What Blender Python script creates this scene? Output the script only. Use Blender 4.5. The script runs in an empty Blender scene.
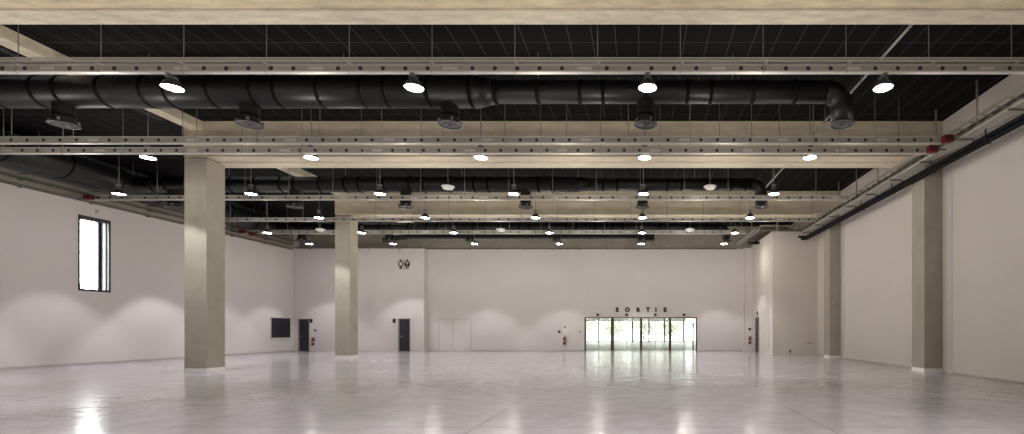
import bpy, bmesh, math, random
from mathutils import Vector, Matrix
random.seed(7)
PI = math.pi
S = bpy.context.scene
COL = S.collection
H = 1.50                      # eye height
def wx(px, d): return (px-638)*d/490
def Z(r): return r + H        # height given relative to the eye

# ------------------------------------------------------------------ materials
def nt(name):
    m = bpy.data.materials.new(name); m.use_nodes = True
    t = m.node_tree; b = t.nodes['Principled BSDF']
    return m, t, b
def mat(name, col, rough=0.6, metal=0.0, noise=0.0, scale=4.0, spec=0.5, bump=0.0, emis=None, es=0.0, stretch=(1,1,1)):
    m, t, b = nt(name)
    b.inputs['Base Color'].default_value = (*col, 1)
    b.inputs['Roughness'].default_value = rough
    b.inputs['Metallic'].default_value = metal
    b.inputs['Specular IOR Level'].default_value = spec
    if noise or bump:
        tc = t.nodes.new('ShaderNodeTexCoord'); mp = t.nodes.new('ShaderNodeMapping')
        mp.inputs['Scale'].default_value = stretch
        n = t.nodes.new('ShaderNodeTexNoise'); n.inputs['Scale'].default_value = scale
        n.inputs['Detail'].default_value = 6; n.inputs['Roughness'].default_value = .65
        g = t.nodes.new('ShaderNodeNewGeometry')
        t.links.new(g.outputs['Position'], mp.inputs['Vector'])
        t.links.new(mp.outputs[0], n.inputs['Vector'])
        if noise:
            r = t.nodes.new('ShaderNodeValToRGB')
            r.color_ramp.elements[0].position = .3; r.color_ramp.elements[1].position = .72
            r.color_ramp.elements[0].color = (*[c*(1-noise) for c in col], 1)
            r.color_ramp.elements[1].color = (*[min(1, c*(1+noise)) for c in col], 1)
            t.links.new(n.outputs['Fac'], r.inputs[0]); t.links.new(r.outputs[0], b.inputs['Base Color'])
        if bump:
            bp = t.nodes.new('ShaderNodeBump'); bp.inputs['Strength'].default_value = bump
            bp.inputs['Distance'].default_value = .02
            t.links.new(n.outputs['Fac'], bp.inputs['Height']); t.links.new(bp.outputs[0], b.inputs['Normal'])
    if emis:
        b.inputs['Emission Color'].default_value = (*emis, 1); b.inputs['Emission Strength'].default_value = es
    return m

M = {}
M['wall']   = mat('wall paint', (.67,.63,.612), .85, noise=.025, scale=.6)
M['wallR']  = mat('wall paint right', (.68,.63,.565), .85, noise=.025, scale=.6)
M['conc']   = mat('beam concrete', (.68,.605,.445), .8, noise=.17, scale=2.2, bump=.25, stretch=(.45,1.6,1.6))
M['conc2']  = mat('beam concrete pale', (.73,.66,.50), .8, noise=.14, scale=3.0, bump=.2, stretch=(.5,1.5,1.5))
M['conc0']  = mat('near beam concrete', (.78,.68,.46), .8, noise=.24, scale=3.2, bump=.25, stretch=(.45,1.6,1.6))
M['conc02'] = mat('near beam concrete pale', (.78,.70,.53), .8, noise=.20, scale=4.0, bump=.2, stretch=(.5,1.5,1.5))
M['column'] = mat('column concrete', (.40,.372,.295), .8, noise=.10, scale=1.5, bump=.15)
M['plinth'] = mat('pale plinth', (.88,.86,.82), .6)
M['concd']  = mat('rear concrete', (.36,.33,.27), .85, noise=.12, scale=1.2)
M['duct']   = mat('black duct foil', (.0065,.006,.007), .42, noise=.3, scale=5, spec=.4)
M['ductrib']= mat('black duct band', (.003,.003,.003), .6, spec=.12)
M['galv']   = mat('galvanised steel', (.41,.393,.34), .45, metal=.35, noise=.1, scale=9)
M['galvl']  = mat('pale galvanised steel', (.60,.585,.535), .4, metal=.3)
M['galvd']  = mat('dark galvanised steel', (.19,.18,.165), .5, metal=.4)
M['hole']   = mat('dark socket', (.025,.022,.035), .5)
M['wire']   = mat('steel rod', (.23,.22,.21), .5, metal=.3)
M['black']  = mat('black paint', (.008,.0075,.009), .6, spec=.2)
M['dark']   = mat('anthracite', (.028,.027,.032), .5)
M['door']   = mat('dark door', (.020,.020,.026), .45)
M['jamb']   = mat('grey jamb', (.30,.28,.26), .6)
M['alu']    = mat('lamp aluminium', (.22,.21,.22), .35, metal=.6)
M['alud']   = mat('lamp dark shell', (.05,.047,.054), .45, metal=.3)
M['lens']   = mat('lit lens', (1,1,1), .3, emis=(1,.975,.96), es=40.0)
M['white']  = mat('white plastic', (.62,.615,.60), .5)
M['cream']  = mat('cream plate', (.68,.66,.55), .5)
M['red']    = mat('red paint', (.17,.008,.010), .4)
M['sign']   = mat('matt black lettering', (.010,.010,.012), .6)
M['wood']   = mat('bronze door post', (.075,.055,.045), .45)
M['grass']  = mat('outdoor ground', (.55,.56,.50), .9, noise=.1, scale=.5)
M['leaf']   = mat('pale leaves', (.58,.60,.52), .8, noise=.3, scale=3)
M['bark']   = mat('bark', (.2,.16,.12), .9)
M['lobby']  = mat('lobby floor', (.74,.73,.66), .3, noise=.06, scale=1.0)
M['reveal'] = mat('window reveal', (.50,.56,.57), .35)
M['line']   = mat('shadow gap', (.44,.41,.39), .8)

def glass(name):
    m, t, b = nt(name)
    for n in list(t.nodes):
        if n.type == 'BSDF_PRINCIPLED': t.nodes.remove(n)
    out = [n for n in t.nodes if n.type == 'OUTPUT_MATERIAL'][0]
    tr = t.nodes.new('ShaderNodeBsdfTransparent'); tr.inputs[0].default_value = (.975,.985,.97,1)
    gl = t.nodes.new('ShaderNodeBsdfGlossy'); gl.inputs['Roughness'].default_value = .03
    fr = t.nodes.new('ShaderNodeFresnel'); fr.inputs[0].default_value = 1.35
    mx = t.nodes.new('ShaderNodeMixShader')
    t.links.new(fr.outputs[0], mx.inputs[0]); t.links.new(tr.outputs[0], mx.inputs[1]); t.links.new(gl.outputs[0], mx.inputs[2])
    t.links.new(mx.outputs[0], out.inputs[0])
    return m
M['glass'] = glass('clear glass')

def floor_mat():
    m, t, b = nt('polished concrete')
    N = t.nodes.new; L = t.links.new
    g = N('ShaderNodeNewGeometry')
    n1 = N('ShaderNodeTexNoise'); n1.inputs['Scale'].default_value = .35; n1.inputs['Detail'].default_value = 8; n1.inputs['Roughness'].default_value = .65
    n2 = N('ShaderNodeTexNoise'); n2.inputs['Scale'].default_value = 2.2; n2.inputs['Detail'].default_value = 8; n2.inputs['Roughness'].default_value = .7
    L(g.outputs['Position'], n1.inputs['Vector']); L(g.outputs['Position'], n2.inputs['Vector'])
    mx = N('ShaderNodeMix'); mx.data_type = 'FLOAT'; mx.inputs[0].default_value = .5
    L(n1.outputs['Fac'], mx.inputs[2]); L(n2.outputs['Fac'], mx.inputs[3])
    r = N('ShaderNodeValToRGB'); e = r.color_ramp.elements
    e[0].position = .34; e[0].color = (.285,.263,.278,1); e[1].position = .68; e[1].color = (.405,.38,.397,1)
    L(mx.outputs[0], r.inputs[0])
    # saw-cut joints
    br = N('ShaderNodeTexBrick'); br.offset = 0; br.inputs['Scale'].default_value = 1
    br.inputs['Brick Width'].default_value = 5.4; br.inputs['Row Height'].default_value = 4.36
    br.inputs['Mortar Size'].default_value = .011; br.inputs['Mortar Smooth'].default_value = .3
    mp = N('ShaderNodeMapping'); mp.inputs['Location'].default_value = (2.5,1.2,0)
    L(g.outputs['Position'], mp.inputs[0]); L(mp.outputs[0], br.inputs['Vector'])
    j = N('ShaderNodeMix'); j.data_type = 'RGBA'; j.inputs[7].default_value = (.20,.175,.17,1)
    L(br.outputs['Fac'], j.inputs[0]); L(r.outputs[0], j.inputs[6]); L(j.outputs[2], b.inputs['Base Color'])
    rr = N('ShaderNodeMapRange'); rr.inputs[1].default_value = .35; rr.inputs[2].default_value = .68
    rr.inputs[3].default_value = .13; rr.inputs[4].default_value = .21
    L(mx.outputs[0], rr.inputs[0]); L(rr.outputs[0], b.inputs['Roughness'])
    n3 = N('ShaderNodeTexNoise'); n3.inputs['Scale'].default_value = 1.3; n3.inputs['Detail'].default_value = 3
    L(g.outputs['Position'], n3.inputs['Vector'])
    bp = N('ShaderNodeBump'); bp.inputs['Strength'].default_value = .40; bp.inputs['Distance'].default_value = .035
    L(n3.outputs['Fac'], bp.inputs['Height']); L(bp.outputs[0], b.inputs['Normal'])
    b.inputs['Specular IOR Level'].default_value = .55
    return m
M['floor'] = floor_mat()

def ceil_mat():
    m, t, b = nt('black roof deck')
    N = t.nodes.new; L = t.links.new
    g = N('ShaderNodeNewGeometry'); sp = N('ShaderNodeSeparateXYZ'); L(g.outputs['Position'], sp.inputs[0])
    def seam(sock, period, width):
        d = N('ShaderNodeMath'); d.operation = 'DIVIDE'; d.inputs[1].default_value = period; L(sock, d.inputs[0])
        f = N('ShaderNodeMath'); f.operation = 'FRACT'; L(d.outputs[0], f.inputs[0])
        c = N('ShaderNodeMath'); c.operation = 'LESS_THAN'; c.inputs[1].default_value = width/period; L(f.outputs[0], c.inputs[0])
        return c.outputs[0]
    a = seam(sp.outputs[0], .587, .028); c = seam(sp.outputs[1], 4.2, .025)
    mxx = N('ShaderNodeMath'); mxx.operation = 'MAXIMUM'; L(a, mxx.inputs[0]); L(c, mxx.inputs[1])
    mx = N('ShaderNodeMix'); mx.data_type = 'RGBA'
    mx.inputs[6].default_value = (.008,.0066,.0078,1); mx.inputs[7].default_value = (.05,.045,.045,1)
    L(mxx.outputs[0], mx.inputs[0]); L(mx.outputs[2], b.inputs['Base Color'])
    b.inputs['Roughness'].default_value = .7; b.inputs['Specular IOR Level'].default_value = .07
    return m
M['ceil'] = ceil_mat()

# ------------------------------------------------------------------ mesh tools
class MB:
    def __init__(s): s.bm = bmesh.new(); s.mats = []
    def _mi(s, m):
        m = M[m]
        if m not in s.mats: s.mats.append(m)
        return s.mats.index(m)
    def face(s, vs, mi):
        try:
            f = s.bm.faces.new(vs); f.material_index = mi; return f
        except ValueError: return None
    def box(s, x0, x1, y0, y1, z0, z1, m, bev=0):
        mi = s._mi(m)
        v = [s.bm.verts.new(p) for p in ((x0,y0,z0),(x1,y0,z0),(x1,y1,z0),(x0,y1,z0),(x0,y0,z1),(x1,y0,z1),(x1,y1,z1),(x0,y1,z1))]
        fs = [s.face([v[i] for i in q], mi) for q in ((0,3,2,1),(4,5,6,7),(0,1,5,4),(1,2,6,5),(2,3,7,6),(3,0,4,7))]
        if bev:
            es = list({e for f in fs for e in f.edges})
            r = bmesh.ops.bevel(s.bm, geom=es, offset=bev, segments=1, affect='EDGES')
            for f in r['faces']: f.material_index = mi
        return s
    def tube(s, pts, r, m, seg=12, cap=True, smooth=True):
        mi = s._mi(m); pts = [Vector(p) for p in pts]; n = len(pts)
        rs = r if isinstance(r, (list,tuple)) else [r]*n
        rings = []; ref = None
        for i, p in enumerate(pts):
            if i == 0: t = pts[1]-pts[0]
            elif i == n-1: t = pts[-1]-pts[-2]
            else: t = (pts[i+1]-p).normalized() + (p-pts[i-1]).normalized()
            if t.length < 1e-9: t = pts[min(i+1,n-1)]-pts[max(i-1,0)]
            t.normalize()
            if ref is None:
                ref = Vector((0,0,1)) if abs(t.z) < .9 else Vector((1,0,0))
            u = ref - t*ref.dot(t)
            if u.length < 1e-6: u = Vector((0,1,0)) - t*t.y
            u.normalize(); ref = u; w = t.cross(u)
            rings.append([s.bm.verts.new(p + (u*math.cos(2*PI*k/seg) + w*math.sin(2*PI*k/seg))*rs[i]) for k in range(seg)])
        for a, b in zip(rings, rings[1:]):
            for k in range(seg):
                f = s.face([a[k], a[(k+1)%seg], b[(k+1)%seg], b[k]], mi)
                if f and smooth: f.smooth = True
        if cap:
            s.face(rings[0][::-1], mi); s.face(rings[-1], mi)
        return s
    def lathe(s, prof, c, m, seg=24, smooth=True, close=False):
        mi = s._mi(m); rings = []
        for r, z in prof:
            rings.append([s.bm.verts.new((c[0]+r*math.cos(2*PI*k/seg), c[1]+r*math.sin(2*PI*k/seg), c[2]+z)) for k in range(seg)])
        for a, b in zip(rings, rings[1:]):
            for k in range(seg):
                f = s.face([a[k], a[(k+1)%seg], b[(k+1)%seg], b[k]], mi)
                if f and smooth: f.smooth = True
        if close: s.face(rings[0][::-1], mi); s.face(rings[-1], mi)
        return s
    def disc(s, c, r, axis, m, seg=12, t=.006):
        a = Vector(axis); return s.tube([Vector(c), Vector(c)+a*t], r, m, seg, smooth=False)
    def build(s, name, parent=None, loc=None):
        me = bpy.data.meshes.new(name); bmesh.ops.recalc_face_normals(s.bm, faces=s.bm.faces)
        s.bm.to_mesh(me); s.bm.free()
        for m in s.mats: me.materials.append(m)
        o = bpy.data.objects.new(name, me); COL.objects.link(o)
        if parent: o.parent = parent
        if loc: o.location = loc
        return o
def tag(o, label=None, cat=None, group=None, kind=None):
    for k, v in (('label',label),('category',cat),('group',group),('kind',kind)):
        if v: o[k] = v
    return o
def thing(name, label, cat, loc=(0,0,0), rz=0, group=None):
    o = bpy.data.objects.new(name, None); o.empty_display_size = .2
    COL.objects.link(o); o.location = loc; o.rotation_euler = (0,0,rz)
    return tag(o, label, cat, group)
def struct(o): o['kind'] = 'structure'; return o
def copy_tree(o, parent=None):
    c = o.copy(); COL.objects.link(c); c.parent = parent
    for ch in list(o.children): copy_tree(ch, c)
    return c

# ------------------------------------------------------------------ dimensions
XL, XR = -24.2, 10.8
YB, YBL = 35.0, 34.4          # back wall, its nearer left part
CEIL = Z(7.4); BEAM = Z(6.11)
D1, D2 = 17.37, 26.1
EX0, EX1, EZ = -3.82, 4.22, 2.41     # exit opening

# ------------------------------------------------------------------ room shell
mb = MB(); mb.box(XL-.5, XR+.5, -14, YB+.4, -.2, 0, 'floor'); struct(mb.build('floor'))
mb = MB(); mb.box(XL-.5, XR+.5, -14, YB+1.2, CEIL, CEIL+.2, 'ceil'); struct(mb.build('ceiling'))
WY0, WY1, WZ0, WZ1 = 21.21, 22.42, Z(1.76), Z(4.95)
mb = MB()
mb.box(XL-.47, XL, -14, WY0, 0, CEIL, 'wall'); mb.box(XL-.47, XL, WY1, YB+.4, 0, CEIL, 'wall')
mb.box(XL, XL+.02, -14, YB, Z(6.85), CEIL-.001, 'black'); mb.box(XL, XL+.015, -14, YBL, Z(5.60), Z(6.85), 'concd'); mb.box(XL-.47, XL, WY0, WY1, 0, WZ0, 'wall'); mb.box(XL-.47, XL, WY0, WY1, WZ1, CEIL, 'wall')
struct(mb.build('wall_left'))
mb = MB(); mb.box(XR, XR+.4, -14, YB+.4, 0, CEIL, 'wallR'); struct(mb.build('wall_right'))
mb = MB(); mb.box(XL-.4, XR+.4, -14.4, -14, 0, CEIL, 'wall'); struct(mb.build('wall_front'))
mb = MB()
BT = Z(5.80)
mb.box(-15.02, EX0, YB, YB+.35, 0, BT, 'wall'); mb.box(EX1, XR, YB, YB+.35, 0, BT, 'wall'); mb.box(EX0, EX1, YB, YB+.35, EZ, BT, 'wall')
mb.box(7.56, 8.11, YB-.35, YB, 0, BT, 'wall')
struct(mb.build('wall_back'))
mb = MB(); mb.box(XL, -15.02, YBL, YB+.35, 0, Z(5.74), 'wall'); struct(mb.build('wall_back_left'))
mb = MB(); mb.box(8.1, XR, 29.5, YB, 0, Z(5.97), 'wallR'); struct(mb.build('wall_right_room'))
# slim base lines of the walls
mb = MB(); mb.box(XL, XL+.012, -10, YBL, 0, .07, 'line'); struct(mb.build('baseboard_left'))
mb = MB(); mb.box(XR-.012, XR, -10, 31, 0, .05, 'line'); struct(mb.build('baseboard_right'))
mb = MB(); mb.box(-15.02, EX0-.05, YB-.012, YB, 0, .06, 'line'); mb.box(EX1+.05, 7.55, YB-.012, YB, 0, .06, 'line'); struct(mb.build('baseboard_back'))
# vertical joint strips beside the right hand columns
k = 1
for y in (D1-.42, D1+.98, D2-.42, D2+.95):
    mb = MB(); mb.box(XR-.02, XR, y-.11, y+.11, .0, Z(5.55), 'wall'); struct(mb.build('trim_%d' % k)); k += 1

# ------------------------------------------------------------------ columns
def column(name, x0, x1, y0, y1, top, label):
    t = thing(name, label, 'column', ((x0+x1)/2, (y0+y1)/2, 0))
    w, d = (x1-x0)/2, (y1-y0)/2
    mb = MB(); mb.box(-w, w, -d, d, .14, top, 'column', .012); mb.build('shaft', t)
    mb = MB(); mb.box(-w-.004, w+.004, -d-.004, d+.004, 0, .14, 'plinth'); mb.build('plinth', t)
    return t
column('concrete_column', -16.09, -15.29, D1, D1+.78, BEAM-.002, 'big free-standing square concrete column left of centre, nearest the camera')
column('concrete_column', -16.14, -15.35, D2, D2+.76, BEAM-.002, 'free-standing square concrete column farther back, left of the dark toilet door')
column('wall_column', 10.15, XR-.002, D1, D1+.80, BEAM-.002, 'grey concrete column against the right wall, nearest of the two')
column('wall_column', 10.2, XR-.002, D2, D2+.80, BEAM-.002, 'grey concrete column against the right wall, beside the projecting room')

# ------------------------------------------------------------------ beams
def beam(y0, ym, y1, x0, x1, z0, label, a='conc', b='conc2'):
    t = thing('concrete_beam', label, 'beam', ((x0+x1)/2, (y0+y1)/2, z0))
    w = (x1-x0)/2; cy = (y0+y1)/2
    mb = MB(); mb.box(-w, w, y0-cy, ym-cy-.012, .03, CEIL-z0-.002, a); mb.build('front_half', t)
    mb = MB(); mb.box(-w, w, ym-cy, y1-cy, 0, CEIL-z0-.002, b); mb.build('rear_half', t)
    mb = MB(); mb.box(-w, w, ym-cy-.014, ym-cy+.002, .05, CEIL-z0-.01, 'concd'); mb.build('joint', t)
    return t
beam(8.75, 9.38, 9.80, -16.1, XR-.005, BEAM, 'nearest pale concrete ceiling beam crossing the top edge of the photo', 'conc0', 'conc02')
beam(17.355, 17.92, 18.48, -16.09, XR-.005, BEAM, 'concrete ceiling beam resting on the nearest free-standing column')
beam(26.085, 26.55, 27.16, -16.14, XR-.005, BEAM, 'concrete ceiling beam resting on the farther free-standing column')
t = thing('concrete_beam', 'grey shaded concrete beam over the back wall and SORTIE sign', 'beam', (0, YB, BT))
mb = MB(); mb.box(XL+.01, XR-.01, .0, .9, 0.003, CEIL-BT-.002, 'concd'); mb.build('web', t)  # the rear beam's shade is put into this darker concrete colour
def girder(y0, y1, label):
    mb = MB(); mb.box(-.225, .225, 0, y1-y0, 0, CEIL-Z(7.1)-.002, 'conc2')
    return tag(mb.build('concrete_girder', None, (-15.655, y0, Z(7.1))), label, 'beam')
girder(9.83, 17.36, 'narrow concrete girder running to the top of the nearest column, upper left')
girder(18.52, 26.08, 'narrow concrete girder between the nearest and farther free-standing columns')
girder(27.2, 34.95, 'narrow concrete girder behind the farther free-standing column')

# ------------------------------------------------------------------ round ducts with outlets
DR = [(-20.75,), (-15.35,), (-10.38,), (-5.02,), (.2,), (5.45,)]
def outlet(parent, x, y, zt, zb, r=.225):
    o = MB(); o.lathe([(r, zt), (r, zb+.05)], (x, y, 0), 'duct', 24); o.lathe([(r+.012, zb+.2), (r+.018, zb+.23), (r+.012, zb+.26)], (x,y,0), 'ductrib', 24)
    st = o.build('outlet_stub', parent)
    d = MB()
    d.lathe([(r, zb+.06), (r+.09, zb+.02), (r+.095, zb), (r+.03, zb), (r+.03, zb+.02), (r*.8, zb+.02)], (x, y, 0), 'alud', 28)
    for q in (.78, .55, .32):
        d.lathe([(r*q, zb+.045), (r*q+.018, zb+.002), (r*q-.02, zb+.002), (r*q-.012, zb+.045)], (x, y, 0), 'alud', 24)
    d.disc((x, y, zb+.05), r*.98, (0,0,1), 'black', 24, .01)
    for a in range(4):
        c, s_ = math.cos(a*PI/2+.5), math.sin(a*PI/2+.5)
        d.box(x+c*(r+.05)-.025, x+c*(r+.05)+.025, y+s_*(r+.05)-.025, y+s_*(r+.05)+.025, zb+.05, zb+.12, 'galvd')
    d.build('diffuser', st)
def duct(y, zc, x0, xs, ra, rb, xend, label, zdiff):
    t = thing('ventilation_duct', label, 'duct', (0, y, zc))
    m = MB()
    rel = zdiff - zc
    m.tube([(x0,0,0),(xs,0,0)], ra, 'duct', 28)
    m.build('wide_run', t)
    m = MB(); m.tube([(xs,0,0),(xs+.5,0,0)], [ra, rb], 'duct', 28); m.build('reducer', t)
    m = MB(); m.tube([(xs+.5,0,0),(xend-.45,0,0)], rb, 'duct', 28); m.build('narrow_run', t)
    pts = [(xend-.45+.45*math.sin(a), 0, -.45*(1-math.cos(a))) for a in [i*PI/2/8 for i in range(9)]]
    m = MB(); m.tube(pts+[(xend,0,rel+.05)], rb, 'duct', 28); m.build('elbow', t)
    # bands round the duct
    x = x0+.6; i = 0
    while x < xend-.7:
        r = ra if x < xs else (rb if x > xs+.5 else None)
        if r:
            m = MB(); m.lathe([(r+.004,-.05),(r+.014,-.04),(r+.014,.04),(r+.004,.05)], (0,0,0), 'ductrib', 28)
            o = m.build('joint_band', t, (x,0,0)); o.rotation_euler = (0, PI/2, 0)
        x += 1.12 if i % 3 else .62; i += 1
    d0 = MB(); 
    for (x,) in DR:
        if x > x0+.5 and x < xend-.3: outlet(t, x, 0, -(ra if x < xs else rb)+.12, rel)
    outlet(t, xend, 0, rel+.35, rel, min(rb-.01,.235))
    x = x0+1.3
    while x < xend-.8:
        if min(abs(x-q[0]) for q in DR) > .4:
            m = MB(); m.tube([(x,0,(ra if x<xs else rb)-.01),(x,0,CEIL-zc)], .012, 'wire', 6); m.build('hanger_rod', t)
        x += 2.6
    return t
ZD = Z(5.48)
duct(13.1, Z(6.36), -22.17, -4.3, .40, .29, 5.45, 'nearest black round ventilation duct across the whole width, with five outlets', ZD)
duct(21.9, Z(6.50), -22.17, -2.7, .34, .27, 5.50, 'black round ventilation duct in the middle bay, behind the second concrete beam', ZD)
duct(30.25, Z(6.34), -22.17, -1.5, .27, .23, 5.45, 'farthest black round ventilation duct, near the back wall', ZD)
# the long main duct by the left wall
t = thing('main_duct', 'thick black main duct running lengthwise above the left wall trays', 'duct', (-22.75, 0, Z(6.56)))
m = MB(); m.tube([(0,5,0),(0,31.5,0)], .56, 'duct', 28); m.build('long_run', t)
for i in range(14):
    m = MB(); m.lathe([(.562,-.05),(.575,-.04),(.575,.04),(.562,.05)], (0,0,0), 'ductrib', 28)
    o = m.build('joint_band', t, (0, 6+i*1.9, 0)); o.rotation_euler = (PI/2,0,0)
for i in range(7):
    m = MB(); m.tube([(.5,8+i*3.4,0),(.5,8+i*3.4,CEIL-Z(6.56))], .012, 'wire', 6); m.build('hanger_rod', t)
# flat black duct near back wall
t = thing('flat_duct', 'flat black rectangular duct hanging before the back wall, left of the exit', 'duct', (-7.4, 32.9, Z(6.1)))
m = MB(); m.box(-8.2, 8.0, -.2, .2, .06, .30, 'duct', .02); m.build('run', t)
m = MB(); m.box(7.5, 8.5, -.32, .3, -.12, .36, 'duct', .03); m.build('end_box', t)
m = MB(); m.tube([(-8.1,0,.15),(-8.7,0,.1),(-9.2,-.1,-.05),(-9.6,-.2,-.1)], .17, 'duct', 16); m.build('flexible_end', t)
for x in (-6.5,-2.5,1.5,5.5):
    m = MB(); m.tube([(x,0,.3),(x,0,CEIL-Z(6.1))], .012, 'wire', 6); m.build('hanger_rod', t)

# ------------------------------------------------------------------ trunking rails across the hall
def rail(y, z0, z1, x0, x1, pitch, ph, label, hang=1.89, hph=0.0, cap=True, tray=None):
    t = thing('lighting_rail', label, 'rail', ((x0+x1)/2, y, z0))
    cx = (x0+x1)/2; hh = z1-z0
    m = MB()
    m.box(x0-cx, x1-cx, -.045, .045, .025, hh-.02, 'galv')
    m.box(x0-cx, x1-cx, -.06, .06, 0, .025, 'galvl'); m.box(x0-cx, x1-cx, -.06, .06, hh-.02, hh, 'galvl')
    x = x0+ph; i = 0
    while x < x1-.1:
        if i % 6 != 4: m.disc((x-cx, -.0455, hh*.5), .05, (0,-1,0), 'hole', 10, .004)
        else: m.box(x-cx-.16, x-cx+.16, -.05, -.045, hh*.3, hh*.72, 'galvl')
        x += pitch; i += 1
    m.build('trunking', t)
    x = x0+hph+.4
    while x < x1-.2:
        if x < -21.9 or -16.2 < x < -15.3: x += hang; continue
        m = MB(); m.tube([(x-cx,0,hh),(x-cx,0,CEIL-z0)], .010, 'wire', 6); m.build('hanger_rod', t)
        m = MB(); m.box(x-cx-.014, x-cx+.014, -.064, .064, -.006, hh+.02, 'galv'); m.build('hanger_clamp', t)
        x += hang
    return t
RA, RB1, RB2, RC, RD, RE = 11.1, 15.1, 15.6, 21.2, 25.6, 29.35
rail(RA, Z(5.82), Z(5.985), -15.6, 10.7, .505, .25, 'nearest grey lighting rail with dark round sockets, under the perforated tray', 1.875, 1.16)
rail(RB1, Z(5.735), Z(5.945), -22.1, 9.35, .505, .3, 'grey lighting rail in front of the second beam, upper one of the close pair', 1.9, .5)
rail(RB2, Z(5.605), Z(5.80), -22.1, 9.3, .49, .1, 'grey lighting rail in front of the second beam, lower one of the close pair', 1.9, 1.5)
rail(RC, Z(5.62), Z(5.82), -24.0, 9.1, .505, .2, 'grey lighting rail below the middle black duct', 1.9, .9)
rail(RD, Z(5.67), Z(5.86), -22.1, 9.3, .505, .2, 'grey lighting rail just in front of the third concrete beam', 1.9, .4)
rail(RE, Z(5.75), Z(5.97), -24.0, 6.5, .505, .2, 'farthest grey lighting rail, in front of the farthest duct', 1.9, .7)
# perforated tray above the nearest rail
t = thing('cable_tray', 'pale perforated cable tray lying above the nearest lighting rail', 'cable tray', (0, RA, Z(6.015)))
m = MB(); m.box(-15.6, 10.7, -.13, .13, 0, .008, 'galv'); m.box(-15.6, 10.7, -.135, -.127, 0, .03, 'galvl'); m.box(-15.6, 10.7, .127, .135, 0, .085, 'galvl')
x = -15.55
while x < 10.65:
    m.box(x, x+.024, -.135, -.128, .03, .075, 'galvl'); x += .048
m.box(-15.6, 10.7, -.137, -.129, .07, .088, 'galvl')
m.build('tray', t)
for x in [-14.0+1.875*i for i in range(13)]:
    m = MB(); m.box(x-.03, x+.03, -.14, .1, -.035, 0, 'galvl'); m.build('support_bracket', t)
# cable bundle on the lower rail of the pair
m = MB(); m.tube([(-16, 0, 0), (9.2, 0, 0)], .03, 'black', 8)
tag(m.build('power_cable', None, (0, RB2+.08, Z(5.835))), 'black power cable lying on the lower rail of the close pair', 'cable')

# ------------------------------------------------------------------ pendant lamps
LX = [-21.4, -15.95, -10.64, -5.12, .22, 5.6]
ROWS = [('A', 11.2, (2,3,4,5)), ('B', 15.95, (1,2,3,4,5)), ('C', 20.2, (0,1,2,3,4,5)), ('D', 24.5, (1,2,3,4,5)), ('E', 28.3, (0,1,2,3,4,5)), ('F', 31.9, (0,1,2,3,4,5))]
LZ = Z(5.60)
def lamp_proto(rod):
    t = thing('pendant_lamp', 'x', 'lamp', (0,0,LZ), 0, 'round pendant lamps hanging in rows')
    m = MB()
    m.lathe([(.200,.012),(.205,.0),(.212,.012),(.198,.06),(.158,.125),(.112,.175),(.075,.205),(.07,.20),(.1,.17),(.15,.115),(.19,.055),(.200,.012)], (0,0,0), 'alud', 32); rf = m.build('reflector', t)
    m = MB(); m.lathe([(.0005,-.022),(.08,-.018),(.15,-.007),(.19,.004),(.201,.013),(.19,.02),(.0005,.02)], (0,0,0), 'lens', 32); m.build('lens', rf)
    m = MB(); m.lathe([(.0005,.19),(.07,.19),(.078,.20),(.078,.25),(.05,.275),(.0005,.275)], (0,0,0), 'alu', 20); 
    for a in range(10):
        c, s_ = math.cos(a*PI/5), math.sin(a*PI/5); m.box(c*.085-.008, c*.085+.008, s_*.085-.008, s_*.085+.008, .198, .262, 'alu')
    m.build('driver_housing', t)
    if rod:
        m = MB(); m.tube([(0,0,.275),(0,0,.36)], .022, 'alu', 10); nk = m.build('neck', t)
        m = MB(); m.lathe([(.0005,.35),(.09,.352),(.105,.365),(.095,.385),(.03,.40),(.0005,.40)], (0,0,0), 'alu', 20); m.build('bracket_plate', nk)
        m = MB(); m.tube([(0,0,.39),(0,0,CEIL-LZ)], .013, 'wire', 6); m.build('suspension_rod', t)
    else:
        m = MB(); m.box(-.05,.05,-.14,-.03,.275,.30,'alu'); m.tube([(0,0,.27),(0,-.1,.295)], .02, 'alu', 8); m.box(-.06,.06,-.155,-.045,.212,.222,'alu'); m.build('rail_clamp', t)
    return t
NUM = ['first','second','third','fourth','fifth','sixth']
RN = {'A':'nearest row, right below the perforated tray','B':'second row, before the big beam','C':'third row, before the middle duct',
      'D':'fourth row, before the third beam','E':'fifth row from the camera','F':'farthest row, near the back wall'}
protoA = lamp_proto(False); protoB = lamp_proto(True)
usedA = usedB = False
SPOT_E = 880.0; FILL_E = 60.0
def spot(x, y, half=40, e=1.0):
    l = bpy.data.lights.new('lamp_light', 'SPOT'); l.energy = SPOT_E*e; l.color = (1,.97,.995)
    l.spot_size = math.radians(half*2); l.spot_blend = .25; l.shadow_soft_size = .1
    o = bpy.data.objects.new('lamp_light', l); COL.objects.link(o); o.location = (x, y, LZ-.03)
    if y < 6: return
    g = bpy.data.lights.new('fill_light', 'POINT'); g.energy = FILL_E*(1.5 if 11 < y < 12 and x < 5 else .8 if x < -20 else .5 if x > 5 else .4 if x < -15 and 15 < y < 25 else 1); g.color = (1,.93,.83); g.shadow_soft_size = .12; g.specular_factor = .25  # added fill light without a fixture, brightens beams and upper walls
    o = bpy.data.objects.new('fill_light', g); COL.objects.link(o); o.location = (x+(1.6 if x > 5 else 2.7), y+{11.2:.9, 15.95:.5, 20.2:.2, 28.3:-.3, 31.9:-.4}.get(y, 0), LZ-1.1)
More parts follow.
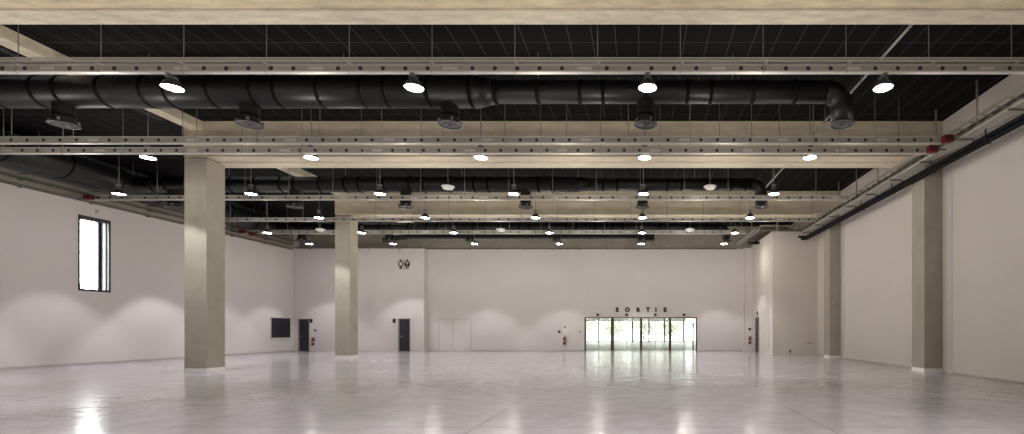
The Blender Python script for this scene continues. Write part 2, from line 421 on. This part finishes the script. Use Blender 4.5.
for nm, y, idx in ROWS:
    for j, k_ in enumerate(idx):
        if nm == 'A':
            o = protoA if not usedA else copy_tree(protoA); usedA = True
        else:
            o = protoB if not usedB else copy_tree(protoB); usedB = True
        o.location = (LX[k_], y, LZ-(.075 if nm == 'A' else 0))
        o['label'] = 'lit pendant lamp, %s from left in the %s' % (NUM[j], RN[nm])
for nm, y, idx in ROWS:
    for k_, x in enumerate(LX):
        spot(x, y, 37 if k_ == 0 else 39)
for y in (6.9, 2.6, -1.7, -6.0, -10.3):
    for x in LX: spot(x, y, 40)

# ------------------------------------------------------------------ white pendant speakers
def speaker():
    t = thing('pendant_speaker', 'x', 'loudspeaker', (0,0,0), 0, 'white pendant loudspeakers')
    m = MB(); m.lathe([(.0005,0),(.19,0),(.205,.012),(.215,.05),(.265,.09),(.275,.11),(.25,.125),(.10,.15),(.05,.2),(.0005,.2)], (0,0,0), 'white', 28); m.build('housing', t)
    m = MB(); m.disc((0,0,-.001), .165, (0,0,-1), 'cream', 24, .006); m.build('grille', t)
    m = MB(); m.tube([(0,0,.19),(0,0,CEIL-Z(5.98))], .011, 'wire', 6); m.build('suspension_wire', t)
    return t
sp = speaker(); first = True
for y, z, row in ((20.9, Z(5.97), 'in front of the middle duct'), (28.76, Z(5.80), 'in front of the farthest duct')):
    for x, w in ((-18.65,'leftmost'), (-8.05,'middle'), (3.05,'rightmost')):
        o = sp if first else copy_tree(sp); first = False
        o.location = (x, y if row.startswith('in front of the farthest') else 20.75, z)
        o['label'] = 'unlit white bowl-shaped pendant loudspeaker, %s of three %s' % (w, row)

# ------------------------------------------------------------------ cable trays along the walls
def ladder(name, label, p0, p1, w, hgt, rung=.5, m_='galv', plate_=False):
    """straight tray from p0 to p1 along X or Y, w wide"""
    p0 = Vector(p0); p1 = Vector(p1); L = (p1-p0).length
    t = thing(name, label, 'cable tray', p0, math.atan2((p1-p0).y, (p1-p0).x))
    m = MB()
    for s_ in (-1,1):
        m.box(0, L, s_*w/2-.012, s_*w/2+.012, 0, hgt, m_)
    x = .15
    while x < L: m.box(x, x+.05, -w/2, w/2, .004, .03, m_); x += rung
    if plate_: m.box(0, L, -w/2, w/2, -.003, .003, m_)
    m.build('ladder_frame', t)
    m = MB()
    for q in range(3):
        yy = -w*.3+q*.034; m.tube([(0,yy,.05),(L*.5,yy+.006,.052),(L,yy,.05)], .018, 'galvd' if q else 'black', 6)
    m.build('cables', t)
    return t
def posts(t, pts, ztop, r=.022):
    inv = t.matrix_basis.inverted()
    for x, y, z in pts:
        m = MB(); a = inv @ Vector((x,y,z)); b = inv @ Vector((x,y,ztop)); m.tube([a,b], r, 'galv', 8); m.build('hanger_post', t)
t = ladder('cable_tray', 'upper grey cable tray running along the right wall', (9.78, 0, Z(5.99)), (9.78, 29.2, Z(5.99)), .42, .08, .5, 'galv')
posts(t, [(10.03, .5+2.0*i, Z(5.86)) for i in range(15) if not (8.3 < .5+2*i < 10.2 or 17.2<.5+2*i<18.7 or 25.9<.5+2*i<27.4)], CEIL-.002, .03)
t2 = ladder('cable_tray', 'lower pale cable tray running along the right wall, above the black pipes', (9.88, 0, Z(5.76)), (9.88, 29.2, Z(5.76)), .34, .06, .5, 'galvl', True)
for i in range(15):
    y = .75+2*i
    if y < 29:
        m = MB(); m.box(y-.02, y+.02, -.19, .24, -.045, -.004, 'galvd'); m.box(y-.02, y+.02, -.20, -.18, -.045, .24, 'galvd'); m.box(y-.02, y+.02, -.26, -.19, -.2, -.03, 'galvd'); m.build('support_bracket', t2)
# black pipes along the right wall
t = thing('black_pipe_run', 'pair of black pipes along the right side under the trays, ending in elbows', 'pipe', (10.03, 0, Z(5.49)))
m = MB(); m.tube([(0,0,.065),(0,29.1,.065),(-.10,29.22,.065),(-.45,29.22,.065)], .072, 'black', 14); m.build('upper_pipe', t)
m = MB(); m.tube([(0,0,-.072),(0,29.05,-.072),(-.08,29.15,-.072),(-.32,29.15,-.072)], .072, 'black', 14); m.build('lower_pipe', t)
for i in range(11):
    m = MB(); m.box(-.085, .085, 1+i*2.6, 1.05+i*2.6, -.155, -.143, 'black'); m.box(-.09,-.078,1+i*2.6,1.05+i*2.6,-.155,.268,'black'); m.build('pipe_bracket', t)
# trays across front of side room and along its flank
t = ladder('cable_tray', 'short cable tray crossing before the projecting room at right', (7.2, 29.0, Z(6.12)), (9.55, 29.0, Z(6.12)), .3, .06)
posts(t, [(8.2, 28.85, Z(5.8)), (9.2, 28.85, Z(5.8))], CEIL-.002, .025)
t = ladder('cable_tray', 'lower short cable tray before the projecting room at right', (7.2, 29.0, Z(5.86)), (9.68, 29.0, Z(5.86)), .26, .05, .5, 'galvd')
t = ladder('cable_tray', 'pale cable tray running back to the rear wall beside the projecting room', (7.1, 29.2, Z(5.98)), (7.1, 34.5, Z(5.98)), .3, .10, .5, 'galvl')
posts(t, [(7.1, 30.6, Z(5.98)), (7.1, 33.6, Z(5.98))], CEIL-.002)
t = thing('black_pipe_stub', 'short black pipe sticking out of the projecting room wall near the ceiling', 'pipe', (8.1, 32.6, Z(5.80)))
m = MB(); m.tube([(-.005,0,0),(-.75,0,-.02)], .07, 'black', 12); m.build('pipe', t)
m = MB(); m.tube([(-.25,0,-.12),(-.25,0,.1)], .09, 'black', 12); m.build('flange', t)
# left wall trays
for i, (z, x, lb) in enumerate(((5.60, -24.02, 'lowest'), (5.88, -23.92, 'middle'), (6.12, -23.80, 'topmost'))):
    t = ladder('cable_tray', '%s of three dark grey cable trays running along the left wall' % lb, (x, 6, Z(z)), (x, 33.9, Z(z)), .26, .06, .6, 'galvd')
    for j in range(11):
        m = MB(); m.box(j*2.5+.6, j*2.5+.66, .0, -XL+x-.0+.0-.005, -.04, -.005, 'galvd'); m.build('wall_bracket', t)
# back wall tray
t = ladder('cable_tray', 'dark cable tray running along the top of the back wall', (XL+.3, 34.15, Z(5.70)), (-15.1, 34.15, Z(5.70)), .3, .06, .6, 'galvd')
posts(t, [(XL+1.2+2.1*i, 34.32, Z(5.5)) for i in range(4)], Z(6.5))
t = ladder('cable_tray', 'long dark cable tray at the top of the back wall above the exit', (-15.1, 34.7, Z(5.74)), (7.0, 34.7, Z(5.74)), .3, .06, .6, 'galvd')
posts(t, [(-13.8+1.95*i, 34.6, Z(5.6)) for i in range(11)], Z(6.4))
# straight grey pipes
for (y0, y1, w) in ((9.83, 17.36, 'nearest bay, upper right'), (18.52, 26.08, 'middle bay, right of the duct end')):
    t = thing('grey_pipe', 'thin grey pipe under the roof, ' + w, 'pipe', (6.2, y0, Z(6.92)))
    m = MB(); m.tube([(0,0,0),(0,y1-y0,0)], .035, 'galv', 10); m.build('pipe', t)
    for q in (.15, .5, .85):
        m = MB(); m.tube([(0,(y1-y0)*q,.03),(0,(y1-y0)*q,CEIL-Z(6.92))], .012, 'wire', 6); m.build('hanger_rod', t)
        m = MB(); m.tube([(0,(y1-y0)*q-.03,0),(0,(y1-y0)*q+.03,0)], .05, 'galvd', 10); m.build('pipe_clip', t)
m = MB(); m.tube([(0,0,0),(0,7.3,0)], .02, 'galvd', 8); m.tube([(.12,0,0),(.12,7.3,0)], .015, 'galvd', 8)
tag(m.build('ceiling_conduit', None, (-16.75, 9.9, Z(7.36))), 'pair of thin conduits along the roof left of the nearest girder', 'conduit')

# red junction boxes at the rail ends
rb = MB(); rb.box(-.15,.15,-.09,.09,0,.21,'red',.015); rb.box(-.10,.10,-.098,-.088,.06,.16,'dark'); rb.tube([(.16,0,.1),(.42,0,.1)], .02, 'black', 8)
rbo = rb.build('junction_box'); 
RBX = [((9.45, RB1-.14, Z(5.73)), 'red junction box at the right end of the upper rail of the pair'),
       ((9.3, RB2-.14, Z(5.60)), 'red junction box at the right end of the lower rail of the pair'),
       ((-23.6, RC-.14, Z(5.60)), 'red junction box at the left end of the rail above the tall window'),
       ((-23.6, RE-.14, Z(5.76)), 'red junction box high in the far left corner, left one of two'),
       ((-23.0, RE-.14, Z(5.62)), 'red junction box high in the far left corner, right one of two')]
for i, (p, lb) in enumerate(RBX):
    o = rbo if i == 0 else rbo.copy()
    if i: COL.objects.link(o)
    o.location = p; tag(o, lb, 'junction box', 'red junction boxes at rail ends')

# ------------------------------------------------------------------ left window
w = thing('window_1', None, None, (XL, 0, 0)); w['kind'] = 'structure'
m = MB()
T = .08
m.box(-.42, .015, WY0, WY0+.03, WZ0, WZ1, 'dark'); m.box(-.44, .0, WY1-.015, WY1-.004, WZ0+.01, WZ1-.01, 'reveal')
m.box(-.42, .0, WY0, WY1, WZ0+.001, WZ0+.03, 'reveal'); m.box(-.42, .0, WY0, WY1, WZ1-.03, WZ1-.001, 'dark'); m.build('reveal', w)
m = MB()
for a in ((WY0-.03, WY0+.03, WZ0-.05, WZ1+.05), (WY1-.03, WY1+.05, WZ0-.05, WZ1+.05), (WY0, WY1, WZ0-.05, WZ0+.04), (WY0, WY1, WZ1-.10, WZ1+.05)):
    m.box(.0, .025, *a, 'dark')
m.build('window_frame', w)
m = MB()
m.box(-.45, -.38, WY0+.02, WY0+.07, WZ0, WZ1, 'dark'); m.box(-.45, -.38, WY1-.09, WY1-.01, WZ0, WZ1, 'dark'); m.box(-.45,-.38,WY0,WY1,WZ0,WZ0+.05,'dark'); m.box(-.45,-.38,WY0,WY1,WZ1-.06,WZ1,'dark'); m.build('sash', w)
m = MB(); m.box(-.418, -.412, WY0+.02, WY1-.02, WZ0+.02, WZ1-.02, 'glass'); m.build('pane', w)
m = MB(); m.box(-.13, -.09, WY1-.045, WY1-.012, WZ0+.02, WZ1-.05, 'dark'); m.box(-.38,-.3,WY1-.03,WY1-.012,WZ0+.02,WZ1-.05,'dark'); m.build('stop_bead', w)
# dark shutter panel on left wall
t = thing('dark_wall_panel', 'black square shutter panel in a pale frame low on the far left wall', 'wall panel', (XL, 33.15, Z(.15)))
m = MB(); m.box(.001, .05, -.88, .88, -.66, .66, 'door', .006)
for i in range(9): m.box(.05, .055, -.84, .84, -.60+i*.14, -.59+i*.14, 'black')
m.build('panel', t)
m = MB()
for a in ((-.93,-.88,-.71,.71),(.88,.93,-.71,.71),(-.93,.93,.66,.71),(-.93,.93,-.71,-.66)): m.box(.001,.06,*a,'white')
m.build('panel_frame', t)

# ------------------------------------------------------------------ doors in the back and side walls
def sdoor(n, x0, x1, y, top, handle_left=True):
    t = thing('door_%d' % n, None, None, ((x0+x1)/2, y, 0)); t['kind'] = 'structure'
    w_ = (x1-x0)/2
    m = MB(); m.box(-w_, w_, -.035, -.004, .01, top, 'door', .004); m.build('door_leaf', t)
    m = MB(); m.box(-w_-.10, -w_, -.05, -.002, 0, top+.05, 'jamb'); m.box(w_, w_+.03, -.05, -.002, 0, top+.05, 'jamb'); m.box(-w_-.1, w_+.03, -.05, -.002, top, top+.05, 'jamb'); m.build('door_frame', t)
    s_ = -1 if handle_left else 1
    m = MB(); m.tube([(s_*(w_-.09),-.04,1.05),(s_*(w_-.09),-.09,1.05),(s_*(w_-.22),-.09,1.05)], .012, 'galvl', 8); m.build('door_handle', t)
    return t
sdoor(1, -23.75, -23.08, YBL, Z(.75))
sdoor(2, -16.74, -16.02, YBL, Z(.76))
# door in the flank of the projecting room: faces -X
t = sdoor(3, -.42, .42, 0, Z(.82)); t.location = (8.1, 33.2, 0); t.rotation_euler = (0,0,-PI/2)
# flush beige doors in back wall
t = thing('door_4', None, None, (-13.05, YB, 0)); t['kind'] = 'structure'
for a, b in ((-1.14,-.17),(-.13,1.14)):
    m = MB(); m.box(a, b, -.02, -.002, .02, 2.26, 'wall', .003); m.build('door_leaf', t)
m = MB()
for a in ((-1.17,-1.14,0,2.29),(-.17,-.13,0,2.29),(1.14,1.17,0,2.29),(-1.17,1.17,2.26,2.29)): m.box(a[0],a[1],-.012,-.001,a[2],a[3],'line')
m.build('door_frame', t)
m = MB(); m.disc((-.32,-.02,.42), .045, (0,-1,0), 'galvd', 10, .03); m.disc((.45,-.02,1.12), .05, (0,-1,0), 'galvl', 10, .03); m.box(-.95,-.8,-.03,-.02,1.5,1.62,'cream'); m.build('door_handle', t)
# flush hatches on the flank of the projecting room
t = thing('access_hatch', 'tall beige riser panel with hatch outlines on the flank of the projecting room', 'hatch', (8.1, 30.5, 0))
m = MB(); m.box(-.02, -.002, -.32, .32, .25, 2.75, 'wall', .003); m.build('riser_panel', t)
for i in range(4):
    m = MB(); z = .35+i*.6
    for a in ((-.26,.26,z,z+.02),(-.26,.26,z+.48,z+.5),(-.26,-.24,z,z+.5),(.24,.26,z,z+.5)): m.box(-.027,-.019,*a,'jamb')
    m.build('hatch_frame', t)

# ------------------------------------------------------------------ exit doors
t = thing('door_5', None, None, (0, YB, 0)); t['kind'] = 'structure'
m = MB(); m.box(EX0, EX1, -.04, .30, EZ-.05, EZ, 'wood'); m.build('header', t)
PX = [-1.83, .22, 2.29]
for x, w_ in ((EX0+.05,.05),(PX[0],.115),(PX[1],.085),(PX[2],.085),(EX1-.04,.04)):
    m = MB(); m.box(x-w_, x+w_, -.04, .22, 0, EZ-.05, 'wood', .008)
    m.build('door_post', t)
bays = [(EX0+.1, PX[0]-.1), (PX[0]+.1, PX[1]-.075), (PX[1]+.075, PX[2]-.075), (PX[2]+.075, EX1-.08)]
for i, (a, b) in enumerate(bays):
    mid = (a+b)/2
    if i == 3: b2 = a+1.02
    else: b2 = b
    m = MB(); m.box(a, b2, .05, .10, EZ-.25, EZ-.14, 'jamb'); m.build('transom', t)
    f = MB()
    edges = ((a, mid), (mid, b2)) if i != 3 else ((a, b2),)
    for (p, q) in edges:
        for r in ((p, p+.02), (q-.02, q)): f.box(r[0], r[1], .06, .09, .02, EZ-.25, 'galvl')
        f.box(p, q, .06, .09, .02, .07, 'galvl')
    fo = f.build('door_leaf', t)
    g = MB(); g.box(a+.01, b2-.01, .072, .078, .07, EZ-.25, 'glass'); g.build('pane', fo)
# open leaf of last bay
f = MB(); f.box(3.98, 4.02, .12, .95, .02, .08, 'galvl'); f.box(3.98, 4.02, .12, .16, .02, 2.05, 'galvl'); f.box(3.98, 4.02, .91, .95, .02, 2.05, 'galvl'); f.box(3.98,4.02,.12,.95,2.0,2.05,'galvl'); fo = f.build('door_leaf', t)
g = MB(); g.box(3.997, 4.003, .16, .91, .08, 2.0, 'glass'); g.build('pane', fo)
# small dark emergency boxes above the doors
eb = None
for i, px in enumerate((597.7, 626.7, 655.2, 684)):
    x = (px-638)*YB/490
    if eb is None:
        m = MB(); m.box(-.10,.10,-.10,-.001,-.09,.07,'dark',.015); m.box(-.05,.05,-.11,-.1,-.05,.03,'black'); eb = m.build('door_sensor'); o = eb
    else:
        o = eb.copy(); COL.objects.link(o)
    o.location = (x, YB, Z(1.10)); tag(o, 'small dark sensor box above the %s exit door bay from the left' % NUM[i], 'sensor', 'sensor boxes above the exit doors')

# SORTIE letters
t = thing('exit_sign', 'black raised capital letters SORTIE above the glass exit doors', 'sign', (0, YB, Z(1.305)))
for ch, px in zip('SORTIE', (617.2, 627.4, 638.2, 648, 655.9, 665)):
    cu = bpy.data.curves.new('letter', 'FONT'); cu.body = ch; cu.size = .415; cu.align_x = 'CENTER'; cu.offset = .03; cu.extrude = .02
    tmp = bpy.data.objects.new('tmp', cu); COL.objects.link(tmp)
    bpy.context.view_layer.update()
    dg = bpy.context.evaluated_depsgraph_get()
    me = bpy.data.meshes.new_from_object(tmp.evaluated_get(dg)); bpy.data.objects.remove(tmp)
    me.materials.clear(); me.materials.append(M['sign'])
    o = bpy.data.objects.new('letter', me); COL.objects.link(o); o.parent = t
    o.location = ((px-638)*YB/490, -.024, 0); o.rotation_euler = (PI/2, 0, 0)

# toilet pictogram
t = thing('toilet_sign', 'large black woman and man toilet pictogram high on the back wall', 'sign', (wx(404,YBL), YBL, Z(4.62)))
def fig(cx, woman, name):
    m = MB(); y = -.012
    m.disc((cx, 0, .28), .062, (0,-1,0), 'sign', 20, .02)
    r = .036
    m.tube([(cx-.03,y,.195),(cx-.12,y,.15),(cx-.155,y,.03),(cx-.12,y,-.12)] , r, 'sign', 8)
    m.tube([(cx+.03,y,.195),(cx+.12,y,.15),(cx+.155,y,.03),(cx+.12,y,-.12)] , r, 'sign', 8)
    if woman:
        m.tube([(cx-.03,y,.195),(cx+.03,y,.195)], r, 'sign', 8)
        m.tube([(cx-.12,y,-.12),(cx+.12,y,-.12)], r*.8, 'sign', 8)
        m.tube([(cx-.045,y,-.12),(cx-.045,y,-.35)], r, 'sign', 8); m.tube([(cx+.045,y,-.12),(cx+.045,y,-.35)], r, 'sign', 8)
    else:
        m.tube([(cx-.03,y,.195),(cx+.03,y,.195)], r, 'sign', 8)
        m.tube([(cx-.075,y,.08),(cx-.06,y,-.35)], r, 'sign', 8); m.tube([(cx+.075,y,.08),(cx+.06,y,-.35)], r, 'sign', 8)
        m.tube([(cx-.065,y,-.08),(cx+.065,y,-.08)], r, 'sign', 8)
    m.build(name, t)
fig(-.23, True, 'woman_figure'); fig(.23, False, 'man_figure')
m = MB(); m.box(-.014,.014,-.022,-.002,-.36,.34,'sign'); m.build('divider_bar', t)

# ------------------------------------------------------------------ extinguishers and small wall fittings
def extinguisher(loc, rz, label):
    t = thing('fire_extinguisher', label, 'fire extinguisher', loc, rz, 'wall mounted fire extinguishers')
    m = MB(); m.lathe([(.0005,0),(.07,0),(.085,.02),(.085,.40),(.07,.46),(.03,.50),(.0005,.50)], (0,-.12,0), 'red', 20); m.build('body', t)
    m = MB(); m.lathe([(.086,.20),(.087,.2),(.087,.27),(.086,.27)], (0,-.12,0), 'white', 20); m.build('paper_label', t)
    m = MB(); m.lathe([(.03,.49),(.03,.55),(.0005,.55)], (0,-.12,0), 'dark', 12); m.box(-.02,.10,-.135,-.105,.56,.58,'dark'); m.box(-.02,.1,-.135,-.105,.525,.54,'dark'); m.build('valve_handle', t)
    m = MB(); m.tube([(.03,-.12,.53),(.12,-.14,.50),(.14,-.15,.35),(.11,-.16,.12)], .018, 'black', 8); m.build('hose', t)
    m = MB(); m.box(-.03,.03,-.05,-.001,.15,.48,'dark'); m.build('wall_bracket', t)
    return t
extinguisher(((313.8-638)*YBL/490, YBL, .42), 0, 'red fire extinguisher on the wall beside the far left dark door')
extinguisher(((564.5-638)*YB/490, YB, .48), 0, 'red fire extinguisher on the back wall left of the glass exit')
extinguisher(((749.3-638)*34.65/490, YB-.35, .50), 0, 'red fire extinguisher by the dark door of the projecting room')
def plate(name, label, cat, x, y, z, w_, h_, m_, inner=None, rz=0, group=None):
    m = MB(); m.box(-w_/2, w_/2, -.04, -.001, -h_/2, h_/2, m_, .006)
    if inner: m.box(-w_*.3, w_*.3, -.046, -.04, -h_*.3, h_*.3, inner)
    o = m.build(name, None, (x,y,z)); o.rotation_euler = (0,0,rz); return tag(o, label, cat, group)
def disc_plate(name, label, cat, x, y, z, r, m_, inner):
    m = MB(); m.disc((0,-.001,0), r, (0,-1,0), m_, 20, .05); m.disc((0,-.051,0), r*.5, (0,-1,0), inner, 16, .01)
    return tag(m.build(name, None, (x,y,z)), label, cat)
disc_plate('alarm_sounder', 'small round dark alarm above the far left extinguisher', 'alarm', wx(315.5,YBL), YBL, Z(-.02), .09, 'galvd', 'red')
plate('door_closer_box', 'black box beside the top of the far left dark door', 'box', wx(311.2,YBL), YBL, Z(.65), .18, .26, 'black', 'dark')
plate('exit_light', 'black emergency light box left of the toilet door top', 'emergency light', wx(394.3,YBL), YBL, Z(.65), .20, .30, 'dark', 'black')
plate('wall_switch', 'small pale switch plate below the black box by the toilet door', 'switch', wx(394.6,YBL), YBL, Z(.27), .09, .16, 'galvl', 'jamb')
disc_plate('alarm_bell', 'dark round alarm left of the extinguisher near the exit', 'alarm', wx(559.3,YB), YB, Z(-.12), .10, 'dark', 'red')
plate('extinguisher_notice', 'white notice plate above the extinguisher near the exit', 'notice', wx(565,YB), YB, Z(-.05), .30, .24, 'plinth', 'white')
plate('warning_light', 'tiny red light above the notice plate near the exit', 'warning light', wx(565,YB), YB, Z(.20), .10, .10, 'red', 'dark')
plate('wall_switch', 'cream switch plate just left of the glass exit, upper one', 'switch', wx(579,YB), YB, Z(.14), .17, .15, 'cream', 'galvl')
plate('wall_switch', 'grey switch plate just left of the glass exit, lower one', 'switch', wx(580.4,YB), YB, Z(-.13), .13, .13, 'galv', 'galvd')
plate('wall_socket', 'small pale socket low on the back wall left of the extinguisher', 'socket', wx(529.5,YB), YB, .42, .22, .10, 'galvl', 'white')
disc_plate('alarm_sounder', 'round dark alarm above the extinguisher by the projecting room', 'alarm', wx(749.6,34.65), YB-.35, Z(.07), .10, 'dark', 'red')
plate('wall_switch', 'dark switch beside the dark door of the projecting room', 'switch', wx(754.3,34.65), YB-.35, Z(-.16), .09, .13, 'galvd', 'dark')
plate('exit_light', 'dark emergency light box above the door of the projecting room', 'emergency light', 8.1, 33.2, Z(1.12), .25, .26, 'dark', 'galvd', -PI/2)
plate('wall_socket', 'dark socket at the foot of the projecting room front wall', 'socket', wx(790,29.5), 29.5, .22, .10, .20, 'galvd', 'black')
plate('wall_socket', 'beige socket pair on the projecting room front wall, nearer the wall column', 'socket', wx(809.5,29.5), 29.5, .72, .24, .12, 'jamb', 'cream')
plate('camera_bracket', 'small pale fitting on the left wall above the tall window', 'fitting', XL, 21.9, Z(5.30), .12, .22, 'galvl', 'jamb', PI/2)

# ------------------------------------------------------------------ entrance lobby behind the exit, and the outside
LY = 61.0
mb = MB(); mb.box(-9, 9, YB+.4, LY+1, -.2, -.001, 'lobby'); struct(mb.build('floor_lobby'))
mb = MB(); mb.box(-9, 9, YB+.36, LY+.3, 3.1, 3.3, 'white'); struct(mb.build('ceiling_lobby'))
mb = MB(); mb.box(-9.2, -9, YB+.36, LY, 0, 3.1, 'wall'); struct(mb.build('wall_lobby_left'))
mb = MB(); mb.box(9, 9.2, YB+.36, LY, 0, 3.1, 'wall'); struct(mb.build('wall_lobby_right'))
w = thing('window_2', None, None, (0, LY, 0)); w['kind'] = 'structure'
m = MB(); m.box(-9, 9, -.06, .06, 2.9, 3.1, 'jamb'); m.box(-9, 9, -.06, .06, 0, .10, 'jamb'); m.build('window_frame', w)
for px in (598.6, 632.6, 649, 664.5, 683.7, 560, 720):
    x = wx(px, LY); m = MB(); m.box(x-.09, x+.09, -.08, .08, .1, 2.9, 'wood' if px in (649, 683.7, 632.6) else 'jamb'); m.build('mullion', w)
m = MB(); m.box(-9, 9, -.005, .005, .1, 2.9, 'glass'); m.build('pane', w)
mb = MB(); mb.box(-60, 60, LY+1, 130, -.3, -.05, 'grass'); mb.box(-60, XL-.5, -14, LY+1, -.3, -.05, 'grass'); o = mb.build('ground_outside'); struct(o)
def tree(x, y, h, r, label):
    t = thing('tree', label, 'tree', (x, y, -.05), 0, 'trees outside the glass entrance')
    m = MB(); m.tube([(0,0,0),(.1,0,h*.35),(0,.05,h*.6)], [.16,.12,.07], 'bark', 8); m.build('trunk', t)
    m = MB(); mi = m._mi('leaf')
    for q in range(900):
        u = Vector((random.gauss(0,1),random.gauss(0,1),random.gauss(0,.9))); u = u.normalized()*r*random.uniform(.5,1); c = u+Vector((0,0,h*.62))
        a = Vector((random.gauss(0,1),random.gauss(0,1),random.gauss(0,1))).normalized(); b = a.orthogonal().normalized()
        s_ = random.uniform(.2,.42)
        vs = [m.bm.verts.new(c+a*s_*i+b*s_*.6*j) for i, j in ((-1,0),(0,-1),(1,0),(0,1))]; m.face(vs, mi)
    m.build('crown', t)
for i, (x, y, h, r) in enumerate(((-9,78,5.0,2.5),(-4.4,84,4.8,2.6),(.9,78,5.0,2.5),(5.6,84,4.8,2.6),(11,79,5.0,2.5))):
    tree(x, y, h, r, 'pale leafy tree outside the exit glass, %s from the left' % NUM[i])
m = MB(); mi = m._mi('leaf')
for q in range(1500):
    c = Vector((random.uniform(-.5,.5), random.uniform(-5,7), random.uniform(.0,4.0)))
    a = Vector((random.gauss(0,1),random.gauss(0,1),random.gauss(0,1))).normalized(); b = a.orthogonal().normalized(); s_ = random.uniform(.1,.22)
    vs = [m.bm.verts.new(c+a*s_*i+b*s_*.6*j) for i, j in ((-1,0),(0,-1),(1,0),(0,1))]; m.face(vs, mi)
tag(m.build('hedge', None, (-28.5, 25, -.05)), 'pale hedge seen through the tall window on the left wall', 'hedge')

# ------------------------------------------------------------------ light
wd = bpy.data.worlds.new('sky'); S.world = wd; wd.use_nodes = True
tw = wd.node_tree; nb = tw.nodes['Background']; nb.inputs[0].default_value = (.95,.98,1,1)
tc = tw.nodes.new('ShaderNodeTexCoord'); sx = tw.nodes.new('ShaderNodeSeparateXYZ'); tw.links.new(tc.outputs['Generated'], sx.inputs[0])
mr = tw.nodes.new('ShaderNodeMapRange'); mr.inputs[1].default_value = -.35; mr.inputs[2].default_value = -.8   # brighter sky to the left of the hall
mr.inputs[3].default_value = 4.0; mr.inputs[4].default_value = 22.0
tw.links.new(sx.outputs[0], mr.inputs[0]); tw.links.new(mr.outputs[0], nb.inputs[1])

# ------------------------------------------------------------------ camera
cam = bpy.data.cameras.new('camera'); co = bpy.data.objects.new('camera', cam); COL.objects.link(co)
co.location = (0, 0, H); co.rotation_euler = (PI/2, 0, 0)
cam.sensor_width = 36; cam.lens = 36*490/1024
cam.shift_x = -(638-512)/1024; cam.shift_y = (330-217)/1024
cam.clip_end = 300
S.camera = co
S.view_settings.view_transform = 'Standard'; S.view_settings.look = 'None'
S.view_settings.exposure = 0; S.view_settings.gamma = 1
